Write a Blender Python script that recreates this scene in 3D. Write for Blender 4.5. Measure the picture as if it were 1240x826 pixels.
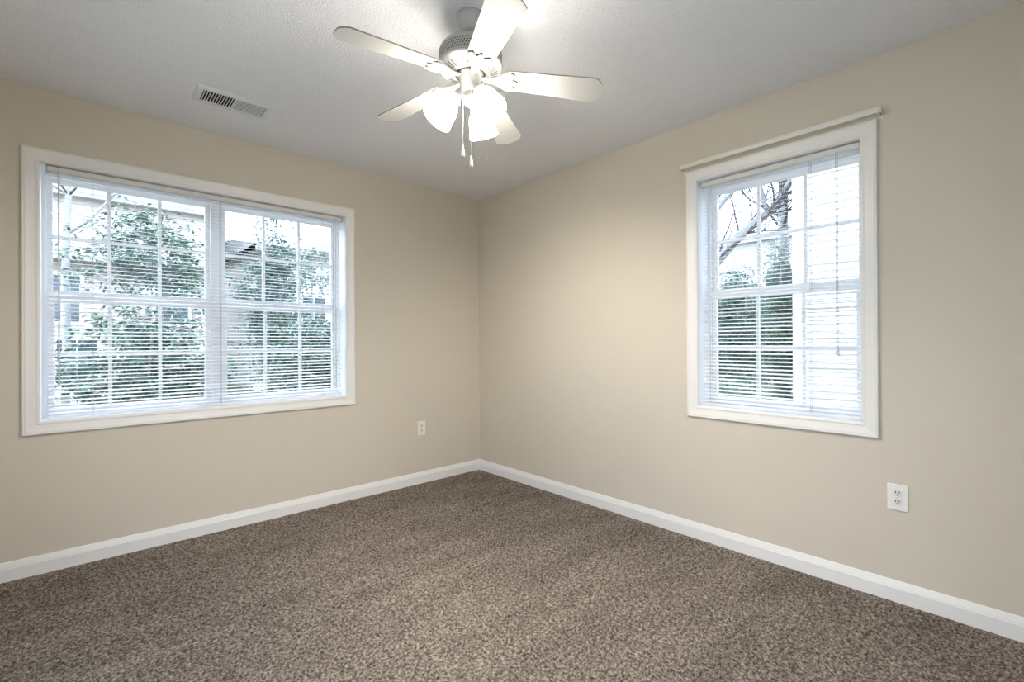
import bpy, bmesh, math, random
import numpy as np
from mathutils import Vector, Matrix

PI = math.pi
random.seed(7)
rng = np.random.default_rng(7)
S = bpy.context.scene
COL = S.collection
for o in list(bpy.data.objects):
    bpy.data.objects.remove(o)

# ---------------------------------------------------------------- camera
CAM = Vector((-2.64695, -3.34511, 1.15241))
YAW, PIT, ROL, FPX = 0.831, 0.00216, -0.00456, 566.84
F = Vector((math.cos(YAW) * math.cos(PIT), math.sin(YAW) * math.cos(PIT), math.sin(PIT)))
R0 = Vector((math.sin(YAW), -math.cos(YAW), 0))
U0 = R0.cross(F)
RV = R0 * math.cos(ROL) + U0 * math.sin(ROL)
UV = -R0 * math.sin(ROL) + U0 * math.cos(ROL)
cd = bpy.data.cameras.new('camera')
cd.sensor_width = 36.0
cd.sensor_fit = 'HORIZONTAL'
cd.lens = 36.0 * FPX / 1240.0
cd.clip_start = 0.02
cd.clip_end = 200
cam = bpy.data.objects.new('camera', cd)
COL.objects.link(cam)
m3 = Matrix((RV, UV, -F)).transposed()
cam.matrix_world = Matrix.Translation(CAM) @ m3.to_4x4()
S.camera = cam

# ---------------------------------------------------------------- world, exposure, light levels
SKY_COL = (0.70, 0.82, 1.0)
SKY_STR = 6.3
SHADE_EMIT = 39.0
BULB_EMIT = 2800.0
EXPOSURE = 0.24
LAMP_COL = (1.0, 0.88, 0.73)
w = bpy.data.worlds.new('overcast_sky')
S.world = w
w.use_nodes = True
nt = w.node_tree
nt.nodes.clear()
wo = nt.nodes.new('ShaderNodeOutputWorld')
bg = nt.nodes.new('ShaderNodeBackground')
bg.inputs['Color'].default_value = (*SKY_COL, 1)
bg.inputs['Strength'].default_value = SKY_STR
nt.links.new(bg.outputs[0], wo.inputs[0])
S.view_settings.view_transform = 'Standard'
S.view_settings.look = 'None'
S.view_settings.gamma = 1.0
S.view_settings.use_curve_mapping = False
S.view_settings.exposure = EXPOSURE
try:
    S.cycles.use_denoising = True
    S.cycles.max_bounces = 10
    S.cycles.diffuse_bounces = 6
    S.cycles.transparent_max_bounces = 16
    S.cycles.sample_clamp_indirect = 6
except Exception:
    pass

# ---------------------------------------------------------------- materials
MATS = {}


def mat(name, col=(0.8, 0.8, 0.8), rough=0.5, spec=0.5, metal=0.0, emit=None, estr=0.0):
    if name in MATS:
        return MATS[name]
    m = bpy.data.materials.new(name)
    m.use_nodes = True
    b = m.node_tree.nodes['Principled BSDF']
    b.inputs['Base Color'].default_value = (*col, 1)
    b.inputs['Roughness'].default_value = rough
    b.inputs['Specular IOR Level'].default_value = spec
    b.inputs['Metallic'].default_value = metal
    if emit:
        b.inputs['Emission Color'].default_value = (*emit, 1)
        b.inputs['Emission Strength'].default_value = estr
    MATS[name] = m
    return m


def nodes(m):
    return m.node_tree, m.node_tree.nodes['Principled BSDF']


def add_noise(nt, scale, detail=3, rough=0.5, coord='Object'):
    tc = nt.nodes.new('ShaderNodeTexCoord')
    n = nt.nodes.new('ShaderNodeTexNoise')
    n.inputs['Scale'].default_value = scale
    n.inputs['Detail'].default_value = detail
    n.inputs['Roughness'].default_value = rough
    nt.links.new(tc.outputs[coord], n.inputs['Vector'])
    return n, tc


def add_bump(nt, b, src, strength, dist):
    bp = nt.nodes.new('ShaderNodeBump')
    bp.inputs['Strength'].default_value = strength
    bp.inputs['Distance'].default_value = dist
    nt.links.new(src, bp.inputs['Height'])
    nt.links.new(bp.outputs['Normal'], b.inputs['Normal'])
    return bp


def ramp(nt, src, stops):
    r = nt.nodes.new('ShaderNodeValToRGB')
    e = r.color_ramp.elements
    while len(e) < len(stops):
        e.new(0.5)
    for k, (p, c) in enumerate(stops):
        e[k].position = p
        e[k].color = (*c, 1)
    nt.links.new(src, r.inputs['Fac'])
    return r


WALL_COL = (0.622, 0.565, 0.47)
M_WALL = mat('wall_paint', WALL_COL, 0.75, 0.25)
nt_, b_ = nodes(M_WALL)
n_, _ = add_noise(nt_, 260, 3)
add_bump(nt_, b_, n_.outputs['Fac'], 0.12, 0.002)

M_CEIL = mat('ceiling_texture', (0.87, 0.875, 0.89), 0.95, 0.1)
nt_, b_ = nodes(M_CEIL)
n_, tc_ = add_noise(nt_, 125, 4, 0.62)
v_ = nt_.nodes.new('ShaderNodeTexVoronoi')
v_.inputs['Scale'].default_value = 160
nt_.links.new(tc_.outputs['Object'], v_.inputs['Vector'])
mx_ = nt_.nodes.new('ShaderNodeMath')
mx_.operation = 'SUBTRACT'
nt_.links.new(n_.outputs['Fac'], mx_.inputs[0])
ml_ = nt_.nodes.new('ShaderNodeMath')
ml_.operation = 'MULTIPLY'
ml_.inputs[1].default_value = 0.5
nt_.links.new(v_.outputs['Distance'], ml_.inputs[0])
nt_.links.new(ml_.outputs[0], mx_.inputs[1])
add_bump(nt_, b_, mx_.outputs[0], 0.7, 0.012)

M_CARPET = mat('carpet_pile', (0.1, 0.08, 0.065), 0.95, 0.1)
nt_, b_ = nodes(M_CARPET)
n1, tc_ = add_noise(nt_, 90, 4, 0.75)
r1 = ramp(nt_, n1.outputs['Fac'], [(0.33, (0.045, 0.034, 0.027)), (0.44, (0.125, 0.102, 0.085)),
                                   (0.52, (0.255, 0.218, 0.186)), (0.66, (0.50, 0.45, 0.40))])
n2 = nt_.nodes.new('ShaderNodeTexNoise')
n2.inputs['Scale'].default_value = 5
n2.inputs['Detail'].default_value = 3
mp_ = nt_.nodes.new('ShaderNodeMapping')
mp_.inputs['Rotation'].default_value = (0, 0, 0.5)
mp_.inputs['Scale'].default_value = (0.35, 1.2, 1)
nt_.links.new(tc_.outputs['Object'], mp_.inputs['Vector'])
nt_.links.new(mp_.outputs[0], n2.inputs['Vector'])
r2 = ramp(nt_, n2.outputs['Fac'], [(0.35, (0.86, 0.86, 0.86)), (0.65, (1.1, 1.1, 1.1))])
mm = nt_.nodes.new('ShaderNodeMix')
mm.data_type = 'RGBA'
mm.blend_type = 'MULTIPLY'
mm.inputs['Factor'].default_value = 1
nt_.links.new(r1.outputs['Color'], mm.inputs['A'])
nt_.links.new(r2.outputs['Color'], mm.inputs['B'])
nt_.links.new(mm.outputs['Result'], b_.inputs['Base Color'])
add_bump(nt_, b_, n1.outputs['Fac'], 0.9, 0.01)

M_TRIM = mat('trim_paint', (0.80, 0.78, 0.74), 0.35, 0.5)
M_BASE = mat('baseboard_paint', (0.80, 0.79, 0.77), 0.35, 0.5)
M_VINYL = mat('window_vinyl', (0.92, 0.93, 0.95), 0.4, 0.5)
M_SLAT = mat('blind_slat', (0.90, 0.90, 0.91), 0.45, 0.4)
nt_, b_ = nodes(M_SLAT)
tr_ = nt_.nodes.new('ShaderNodeBsdfTranslucent')
tr_.inputs['Color'].default_value = (0.8, 0.82, 0.85, 1)
mx_ = nt_.nodes.new('ShaderNodeMixShader')
mx_.inputs[0].default_value = 0.22
out_ = nt_.nodes['Material Output']
nt_.links.new(b_.outputs[0], mx_.inputs[1])
nt_.links.new(tr_.outputs[0], mx_.inputs[2])
nt_.links.new(mx_.outputs[0], out_.inputs['Surface'])
M_RAIL = mat('blind_rail', (0.72, 0.70, 0.66), 0.4, 0.5)
M_CORD = mat('blind_cord', (0.5, 0.52, 0.55), 0.7, 0.2)
M_ROD = mat('rod_enamel', (0.74, 0.71, 0.63), 0.3, 0.5)
M_FAN = mat('fan_white', (0.46, 0.45, 0.43), 0.35, 0.5)
M_BLADE = mat('blade_white', (0.52, 0.51, 0.48), 0.4, 0.45)
M_BLADE_EDGE_SHADE = mat('blade_edge_shade', (0.28, 0.25, 0.21), 0.5, 0.3)  # darker blade tone: shade on the thin edges put into the colour
M_FANDARK = mat('fan_vent_dark', (0.10, 0.09, 0.08), 0.6, 0.3)
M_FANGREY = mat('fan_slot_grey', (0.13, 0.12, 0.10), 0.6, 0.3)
M_BRASS = mat('chain_metal', (0.75, 0.72, 0.66), 0.35, 0.5, 0.6)
M_SHADE = mat('frosted_glass_lit', (0.9, 0.9, 0.88), 0.3, 0.5, 0, (1.0, 0.94, 0.86), SHADE_EMIT)
M_BULB = mat('lit_bulb', (0.9, 0.9, 0.9), 0.4, 0.2, 0, LAMP_COL, BULB_EMIT)
M_VENT = mat('vent_enamel', (0.72, 0.73, 0.74), 0.4, 0.5)
M_DARK = mat('dark_cavity', (0.02, 0.02, 0.022), 0.9, 0.1)
M_PLATE = mat('outlet_plastic', (0.82, 0.80, 0.77), 0.35, 0.5)
M_PLATE2 = mat('outlet_face', (0.74, 0.72, 0.68), 0.35, 0.5)
M_SOIL = mat('mulch_ground', (0.16, 0.13, 0.09), 0.95, 0.1)
nt_, b_ = nodes(M_SOIL)
n_, _ = add_noise(nt_, 14, 5, 0.7)
r_ = ramp(nt_, n_.outputs['Fac'], [(0.3, (0.08, 0.07, 0.05)), (0.7, (0.25, 0.24, 0.14))])
nt_.links.new(r_.outputs['Color'], b_.inputs['Base Color'])
M_TWIG = mat('twig_bark', (0.10, 0.085, 0.08), 0.9, 0.1)
M_BARK = mat('bark', (0.20, 0.17, 0.15), 0.9, 0.1)
nt_, b_ = nodes(M_BARK)
n_, _ = add_noise(nt_, 30, 4, 0.7)
r_ = ramp(nt_, n_.outputs['Fac'], [(0.3, (0.24, 0.24, 0.245)), (0.7, (0.42, 0.41, 0.41))])
nt_.links.new(r_.outputs['Color'], b_.inputs['Base Color'])


def leaf_mat(name, c0, c1):
    m = mat(name, c0, 0.4, 0.5)
    nt, b = nodes(m)
    n, _ = add_noise(nt, 6, 3)
    r = ramp(nt, n.outputs['Fac'], [(0.35, c0), (0.65, c1)])
    nt.links.new(r.outputs['Color'], b.inputs['Base Color'])
    return m


M_LEAF1 = leaf_mat('glossy_leaf', (0.050, 0.105, 0.070), (0.13, 0.22, 0.145))
M_LEAF2 = leaf_mat('fine_leaf', (0.075, 0.14, 0.085), (0.18, 0.28, 0.17))
M_LEAF3 = leaf_mat('blue_green_leaf', (0.06, 0.12, 0.09), (0.12, 0.21, 0.16))
M_SIDING = mat('white_siding', (0.70, 0.69, 0.69), 0.6, 0.3)
M_SIDING2 = mat('tan_siding', (0.52, 0.47, 0.44), 0.7, 0.3)
M_ROOF = mat('roof_shingle', (0.35, 0.34, 0.34), 0.9, 0.1)
M_OTRIM = mat('exterior_trim', (0.85, 0.85, 0.85), 0.5, 0.3)
M_OGLASS = mat('exterior_glass', (0.06, 0.08, 0.11), 0.08, 0.6)

M_GLASS = bpy.data.materials.new('window_glass')
M_GLASS.use_nodes = True
nt_ = M_GLASS.node_tree
nt_.nodes.clear()
o_ = nt_.nodes.new('ShaderNodeOutputMaterial')
t_ = nt_.nodes.new('ShaderNodeBsdfTransparent')
t_.inputs['Color'].default_value = (0.95, 0.97, 0.97, 1)
g_ = nt_.nodes.new('ShaderNodeBsdfGlossy')
g_.inputs['Roughness'].default_value = 0.02
f_ = nt_.nodes.new('ShaderNodeFresnel')
f_.inputs['IOR'].default_value = 1.08
x_ = nt_.nodes.new('ShaderNodeMixShader')
nt_.links.new(f_.outputs[0], x_.inputs[0])
nt_.links.new(t_.outputs[0], x_.inputs[1])
nt_.links.new(g_.outputs[0], x_.inputs[2])
nt_.links.new(x_.outputs[0], o_.inputs['Surface'])


# ---------------------------------------------------------------- mesh helpers
class MB:
    """collects polygons, links them as one mesh object"""

    def __init__(s):
        s.v = []
        s.f = []
        s.sm = []

    def add(s, vs, fs, smooth=False, M=None):
        k = len(s.v)
        if M is not None:
            vs = [tuple(M @ Vector(p)) for p in vs]
        s.v.extend([tuple(p) for p in vs])
        for f in fs:
            s.f.append(tuple(i + k for i in f))
            s.sm.append(smooth)
        return s

    def box(s, x0, x1, y0, y1, z0, z1, M=None, bev=0.0):
        x0, x1 = min(x0, x1), max(x0, x1)
        y0, y1 = min(y0, y1), max(y0, y1)
        z0, z1 = min(z0, z1), max(z0, z1)
        if bev <= 0:
            vs = [(x0, y0, z0), (x1, y0, z0), (x1, y1, z0), (x0, y1, z0),
                  (x0, y0, z1), (x1, y0, z1), (x1, y1, z1), (x0, y1, z1)]
            fs = [(3, 2, 1, 0), (4, 5, 6, 7), (0, 1, 5, 4), (1, 2, 6, 5), (2, 3, 7, 6), (3, 0, 4, 7)]
            return s.add(vs, fs, M=M)
        bm = bmesh.new()
        bmesh.ops.create_cube(bm, size=1)
        for v in bm.verts:
            v.co = Vector(((x0 + x1) / 2 + v.co.x * (x1 - x0), (y0 + y1) / 2 + v.co.y * (y1 - y0),
                           (z0 + z1) / 2 + v.co.z * (z1 - z0)))
        bmesh.ops.bevel(bm, geom=bm.edges[:], offset=bev, segments=2, affect='EDGES', profile=0.5)
        return s.bm(bm, M=M)

    def bm(s, bm, smooth=False, M=None):
        bm.verts.index_update()
        vs = [tuple(v.co) for v in bm.verts]
        fs = [tuple(v.index for v in f.verts) for f in bm.faces]
        bm.free()
        return s.add(vs, fs, smooth, M)

    def tube(s, pts, radii, n=8, caps=True, smooth=True, M=None):
        pts = [Vector(p) for p in pts]
        if not hasattr(radii, '__len__'):
            radii = [radii] * len(pts)
        vs, fs = [], []
        ref = None
        for i, p in enumerate(pts):
            a = pts[max(i - 1, 0)]
            b = pts[min(i + 1, len(pts) - 1)]
            d = (b - a)
            d = d.normalized() if d.length > 1e-9 else Vector((0, 0, 1))
            if ref is None:
                ref = d.orthogonal().normalized()
            u = (ref - d * ref.dot(d))
            u = u.normalized() if u.length > 1e-6 else d.orthogonal().normalized()
            ref = u
            v = d.cross(u)
            for k in range(n):
                t = 2 * PI * k / n
                vs.append(p + (u * math.cos(t) + v * math.sin(t)) * radii[i])
        for i in range(len(pts) - 1):
            for k in range(n):
                fs.append((i * n + k, i * n + (k + 1) % n, (i + 1) * n + (k + 1) % n, (i + 1) * n + k))
        if caps:
            fs.append(tuple(range(n))[::-1])
            fs.append(tuple((len(pts) - 1) * n + k for k in range(n)))
        return s.add(vs, fs, smooth, M)

    def lathe(s, prof, n=32, smooth=True, M=None):
        """prof: list of (r, z)"""
        vs, fs = [], []
        for r, z in prof:
            for k in range(n):
                t = 2 * PI * k / n
                vs.append((r * math.cos(t), r * math.sin(t), z))
        for i in range(len(prof) - 1):
            for k in range(n):
                fs.append((i * n + k, i * n + (k + 1) % n, (i + 1) * n + (k + 1) % n, (i + 1) * n + k))
        return s.add(vs, fs, smooth, M)

    def prism(s, poly, z0, z1, M=None):
        n = len(poly)
        vs = [(x, y, z0) for x, y in poly] + [(x, y, z1) for x, y in poly]
        fs = [tuple(range(n))[::-1], tuple(range(n, 2 * n))]
        for k in range(n):
            fs.append((k, (k + 1) % n, n + (k + 1) % n, n + k))
        return s.add(vs, fs, M=M)

    def build(s, name, m, parent=None, sharp=None):
        me = bpy.data.meshes.new(name)
        me.from_pydata(s.v, [], s.f)
        me.polygons.foreach_set('use_smooth', s.sm)
        me.update()
        if sharp:
            try:
                me.set_sharp_from_angle(angle=math.radians(sharp))
            except Exception:
                pass
        o = bpy.data.objects.new(name, me)
        COL.objects.link(o)
        me.materials.append(m)
        if parent:
            o.parent = parent
        return o


def tag(o, label=None, cat=None, group=None, kind=None):
    if label:
        o['label'] = label
    if cat:
        o['category'] = cat
    if group:
        o['group'] = group
    if kind:
        o['kind'] = kind
    return o


def empty(name, loc=(0, 0, 0), rz=0.0):
    o = bpy.data.objects.new(name, None)
    COL.objects.link(o)
    o.location = loc
    o.rotation_euler = (0, 0, rz)
    o.empty_display_size = 0.1
    return o


def copy_tree(o, parent=None):
    c = o.copy()
    COL.objects.link(c)
    c.parent = parent
    for ch in [q for q in bpy.data.objects if q.parent == o]:
        copy_tree(ch, c)
    return c


# ---------------------------------------------------------------- room shell
H = 2.44
RX0, RY0 = -3.75, -4.2      # far ends of the room behind the camera
WT = 0.20
# openings: (u0, u1, z0, z1); u runs left to right seen from inside
WL = (-2.813, -1.238, 0.763, 2.074)
WR = (2.060, 2.836, 0.776, 2.087)
RL, RR = 0.0, -PI / 2       # right wall local frame: u = -y, depth = +x


def wall_with_hole(name, u0, u1, op, rz):
    a, b, c, d = op
    g = 0.012
    a, b, c, d = a - g, b + g, c - g, d + g
    mb = MB()
    mb.box(u0, a, 0, WT, -0.02, H + 0.02)
    mb.box(b, u1, 0, WT, -0.02, H + 0.02)
    mb.box(a, b, 0, WT, -0.02, c)
    mb.box(a, b, 0, WT, d, H + 0.02)
    o = mb.build(name, M_WALL)
    o.rotation_euler.z = rz
    return tag(o, kind='structure')


wall_with_hole('wall_left', RX0 - 0.1, WT, WL, RL)
wall_with_hole('wall_right', 0.0, -RY0 + 0.1, WR, RR)
# back and near walls (behind the camera): glazed openings added to let in fill daylight
FILL_DOOR = (-3.1, -2.0, 0.0, 2.10)      # y0, y1, z0, z1 of the sliding door added for fill light
FILL_WINDOW = (-2.8, -1.5, 0.76, 2.07)     # x0, x1, z0, z1 of the window added behind the camera for fill light
mb = MB()
mb.box(RX0 - 0.1, RX0, RY0, FILL_DOOR[0], -0.02, H).box(RX0 - 0.1, RX0, FILL_DOOR[1], 0, -0.02, H)
mb.box(RX0 - 0.1, RX0, FILL_DOOR[0], FILL_DOOR[1], -0.02, 0).box(RX0 - 0.1, RX0, FILL_DOOR[0], FILL_DOOR[1], FILL_DOOR[3], H)
tag(mb.build('wall_back', M_WALL), kind='structure')
mb = MB()
mb.box(RX0 - 0.1, FILL_WINDOW[0], RY0 - 0.1, RY0, -0.02, H).box(FILL_WINDOW[1], 0, RY0 - 0.1, RY0, -0.02, H)
mb.box(FILL_WINDOW[0], FILL_WINDOW[1], RY0 - 0.1, RY0, -0.02, FILL_WINDOW[2]).box(FILL_WINDOW[0], FILL_WINDOW[1], RY0 - 0.1, RY0, FILL_WINDOW[3], H)
tag(mb.build('wall_near', M_WALL), kind='structure')
tag(MB().box(RX0, 0, RY0, 0, H, H + 0.1).build('ceiling', M_CEIL), kind='structure')

# carpet: a tufted surface in real relief
GX = np.arange(RX0, 0.0001, 0.0085)
GY = np.arange(RY0, 0.0001, 0.0085)
nx, ny = len(GX), len(GY)
XX, YY = np.meshgrid(GX, GY, indexing='ij')


def smooth_noise(shape, k):
    a = rng.random((shape[0] // k + 3, shape[1] // k + 3))
    xi = np.arange(shape[0]) / k
    yi = np.arange(shape[1]) / k
    x0 = xi.astype(int)
    y0 = yi.astype(int)
    fx = (xi - x0)[:, None]
    fy = (yi - y0)[None, :]
    fx = fx * fx * (3 - 2 * fx)
    fy = fy * fy * (3 - 2 * fy)
    A = a[x0][:, y0]
    B = a[x0 + 1][:, y0]
    C_ = a[x0][:, y0 + 1]
    D_ = a[x0 + 1][:, y0 + 1]
    return (A * (1 - fx) + B * fx) * (1 - fy) + (C_ * (1 - fx) + D_ * fx) * fy


ZZ = -0.012 + 0.009 * rng.random((nx, ny)) + 0.006 * smooth_noise((nx, ny), 4) + 0.004 * smooth_noise((nx, ny), 22)
edge = np.minimum(-XX, -YY)
ZZ = np.where(edge < 0.05, ZZ * np.clip(edge / 0.05, 0.25, 1), ZZ)
JX = XX + (rng.random((nx, ny)) - 0.5) * 0.006
JY = YY + (rng.random((nx, ny)) - 0.5) * 0.006
JX = np.clip(JX, RX0, 0)
JY = np.clip(JY, RY0, 0)
me = bpy.data.meshes.new('floor')
co = np.stack([JX, JY, ZZ], -1).reshape(-1, 3).astype(np.float32)
idx = np.arange(nx * ny).reshape(nx, ny)
q = np.stack([idx[:-1, :-1], idx[1:, :-1], idx[1:, 1:], idx[:-1, 1:]], -1).reshape(-1, 4)
me.vertices.add(len(co))
me.vertices.foreach_set('co', co.ravel())
me.loops.add(q.size)
me.loops.foreach_set('vertex_index', q.ravel().astype(np.int32))
me.polygons.add(len(q))
me.polygons.foreach_set('loop_start', (np.arange(len(q)) * 4).astype(np.int32))
me.polygons.foreach_set('loop_total', np.full(len(q), 4, dtype=np.int32))
me.polygons.foreach_set('use_smooth', np.ones(len(q), dtype=bool))
me.update()
me.validate()
me.materials.append(M_CARPET)
fl = bpy.data.objects.new('floor', me)
COL.objects.link(fl)
tag(fl, kind='structure')

# baseboards: flat face, small step, sloped cap
BP = [(0.0, -0.015), (0.013, -0.015), (0.013, 0.060), (0.011, 0.063), (0.0105, 0.068), (0.008, 0.076),
      (0.0055, 0.085), (0.004, 0.090), (0.0, 0.092)]


def baseboard(name, u0, u1, rz, loc=(0, 0, 0), c0=0.0, c1=0.0):
    # profile extends to local -y; c0/c1 mitre the ends
    vs, fs = [], []
    n = len(BP)
    for (u, c) in ((u0, c0), (u1, c1)):
        for (t, z) in BP:
            vs.append((u + c * t, -t, z))
    for k in range(n - 1):
        fs.append((k, n + k, n + k + 1, k + 1))
    fs.append(tuple(range(n)))
    fs.append(tuple(range(n, 2 * n))[::-1])
    o = MB().add(vs, fs).build(name, M_BASE)
    o.rotation_euler.z = rz
    o.location = loc
    return tag(o, kind='structure')


baseboard('baseboard_left', RX0, 0, 0, c0=1, c1=-1)
baseboard('baseboard_right', 0, -RY0, RR, c0=1, c1=-1)
baseboard('baseboard_near', 0, -RX0, PI, (0, RY0, 0), c0=1, c1=-1)
baseboard('baseboard_back', 0, -RY0, PI / 2, (RX0, RY0, 0), c0=1, c1=-1)

# ---------------------------------------------------------------- windows
CP = [(0.0, 0.0), (0.0, 0.008), (0.004, 0.0105), (0.010, 0.0115), (0.015, 0.0095), (0.018, 0.0095), (0.034, 0.013),
      (0.046, 0.0165), (0.0525, 0.0175), (0.0535, 0.0155), (0.0555, 0.0155), (0.057, 0.018), (0.0605, 0.018), (0.063, 0.016), (0.063, 0.0)]


def casing(op, parent):
    a, b, c, d = op
    e = 0.001
    vs, fs = [], []
    n = len(CP)
    for (cx, cz, sx, sz) in ((a - e, c - e, -1, -1), (b + e, c - e, 1, -1), (b + e, d + e, 1, 1), (a - e, d + e, -1, 1)):
        for (u, h) in CP:
            vs.append((cx + sx * u, -h, cz + sz * u))
    for k in range(4):
        k2 = (k + 1) % 4
        for i in range(n - 1):
            fs.append((k * n + i, k2 * n + i, k2 * n + i + 1, k * n + i + 1))
    return MB().add(vs, fs).build('casing', M_TRIM, parent)


def ring(mb, a, b, c, d, t, y0, y1, tb=None, tt=None):
    tb = t if tb is None else tb
    tt = t if tt is None else tt
    mb.box(a, a + t, y0, y1, c, d)
    mb.box(b - t, b, y0, y1, c, d)
    mb.box(a + t, b - t, y0, y1, c, c + tb)
    mb.box(a + t, b - t, y0, y1, d - tt, d)


def make_window(name, op, rz, units, mid):
    a, b, c, d = op
    root = tag(empty(name, (0, 0, 0), rz), kind='structure')
    casing(op, root)
    j = MB()
    ring(j, a - 0.011, b + 0.011, c - 0.011, d + 0.011, 0.011, -0.001, 0.132)
    j.build('jamb', M_VINYL, root)
    f = MB()
    ring(f, a, b, c, d, 0.016, 0.128, 0.2, 0.016, 0.030)
    f.box(a + .016, b - .016, 0.125, 0.136, c + .014, c + 0.022)
    if len(units) > 1:
        mc = (units[0][1] + units[1][0]) / 2
        mw = units[1][0] - units[0][1]
        f.box(mc - mw / 2, mc + mw / 2, 0.122, 0.2, c + 0.016, d - 0.030)
        f.box(mc - 0.012, mc + 0.012, 0.117, 0.125, c + 0.016, d - 0.030)
    f.build('window_frame', M_VINYL, root)
    for (u0, u1) in units:
        # upper sash (outer track)
        s = MB()
        st = 0.024
        zt, zb = d - 0.030, mid - 0.004
        ring(s, u0, u1, zb, zt, st, 0.166, 0.192, 0.032, 0.024)
        gx0, gx1, gz0, gz1 = u0 + st, u1 - st, zb + 0.032, zt - 0.024
        for k in (1, 2):
            x = gx0 + (gx1 - gx0) * k / 3
            s.box(x - 0.009, x + 0.009, 0.171, 0.187, gz0, gz1)
        zc = (gz0 + gz1) / 2
        s.box(gx0, gx1, 0.1715, 0.1865, zc - 0.009, zc + 0.009)
        so = s.build('sash', M_VINYL, root)
        MB().box(gx0 - .004, gx1 + .004, 0.1775, 0.1805, gz0 - .004, gz1 + .004).build('glass', M_GLASS, so)
        # lower sash (inner track)
        s = MB()
        st = 0.029
        zt, zb = mid + 0.012, c + 0.016
        ring(s, u0, u1, zb, zt, st, 0.137, 0.163, 0.034, 0.042)
        s.box(u0 + 0.02, u1 - 0.02, 0.131, 0.138, zt - 0.014, zt - 0.006)
        gx0, gx1, gz0, gz1 = u0 + st, u1 - st, zb + 0.034, zt - 0.042
        for k in (1, 2):
            x = gx0 + (gx1 - gx0) * k / 3
            s.box(x - 0.009, x + 0.009, 0.142, 0.158, gz0, gz1)
        zc = (gz0 + gz1) / 2
        s.box(gx0, gx1, 0.1425, 0.1575, zc - 0.009, zc + 0.009)
        so = s.build('sash', M_VINYL, root)
        MB().box(gx0 - .004, gx1 + .004, 0.1485, 0.1515, gz0 - .004, gz1 + .004).build('glass', M_GLASS, so)
        # sash locks on the meeting rail
        for fx in (0.27, 0.73):
            x = u0 + (u1 - u0) * fx
            lk = MB().box(x - 0.022, x + 0.022, 0.139, 0.16, zt, zt + 0.006, bev=0.0015)
            lk.tube([(x, 0.15, zt + 0.005), (x, 0.15, zt + 0.011)], 0.007, 10)
            lk.box(x - 0.004, x + 0.018, 0.142, 0.149, zt + 0.006, zt + 0.011)
            lk.build('sash_lock', M_VINYL, root)
    return root


make_window('window_1', WL, RL, [(-2.797, -2.057), (-1.994, -1.254)], 1.407)


def fill_opening(name, u0, u1, z0, z1, along_y, pos, bars):  # unseen door and window, added to bring fill daylight into the room
    root = tag(empty(name), kind='structure')

    def bx(m, a, b, d0, d1, c, d):
        if along_y:
            m.box(pos - d1, pos - d0, a, b, c, d)
        else:
            m.box(a, b, pos - d1, pos - d0, c, d)
    f, g = MB(), MB()
    t = 0.05
    for a, b in ((u0, u0 + t), (u1 - t, u1)):
        bx(f, a, b, 0.02, 0.09, z0, z1)
    bx(f, u0 + t, u1 - t, 0.02, 0.09, z0, z0 + t)
    bx(f, u0 + t, u1 - t, 0.02, 0.09, z1 - t, z1)
    for k in range(1, bars):
        u = u0 + (u1 - u0) * k / bars
        bx(f, u - 0.035, u + 0.035, 0.03, 0.08, z0 + t, z1 - t)
    for a, b, c, d in ((u0 - .06, u0, z0 - .06, z1 + .06), (u1, u1 + .06, z0 - .06, z1 + .06), (u0, u1, z1, z1 + .06), (u0, u1, z0 - .06, z0)):
        bx(f, a, b, -0.015, 0.0, max(c, 0), d)
    fr = f.build('window_frame' if name.startswith('w') else 'door_fill_frame', M_VINYL, root)
    bx(g, u0 + t, u1 - t, 0.053, 0.057, z0 + t, z1 - t)
    g.build('glass', M_GLASS, root)


fill_opening('door_fill', FILL_DOOR[0], FILL_DOOR[1], FILL_DOOR[2], FILL_DOOR[3], True, RX0, 2)
fill_opening('window_fill', FILL_WINDOW[0], FILL_WINDOW[1], FILL_WINDOW[2], FILL_WINDOW[3], False, RY0, 2)
make_window('window_2', WR, RR, [(2.076, 2.820)], 1.432)


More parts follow.
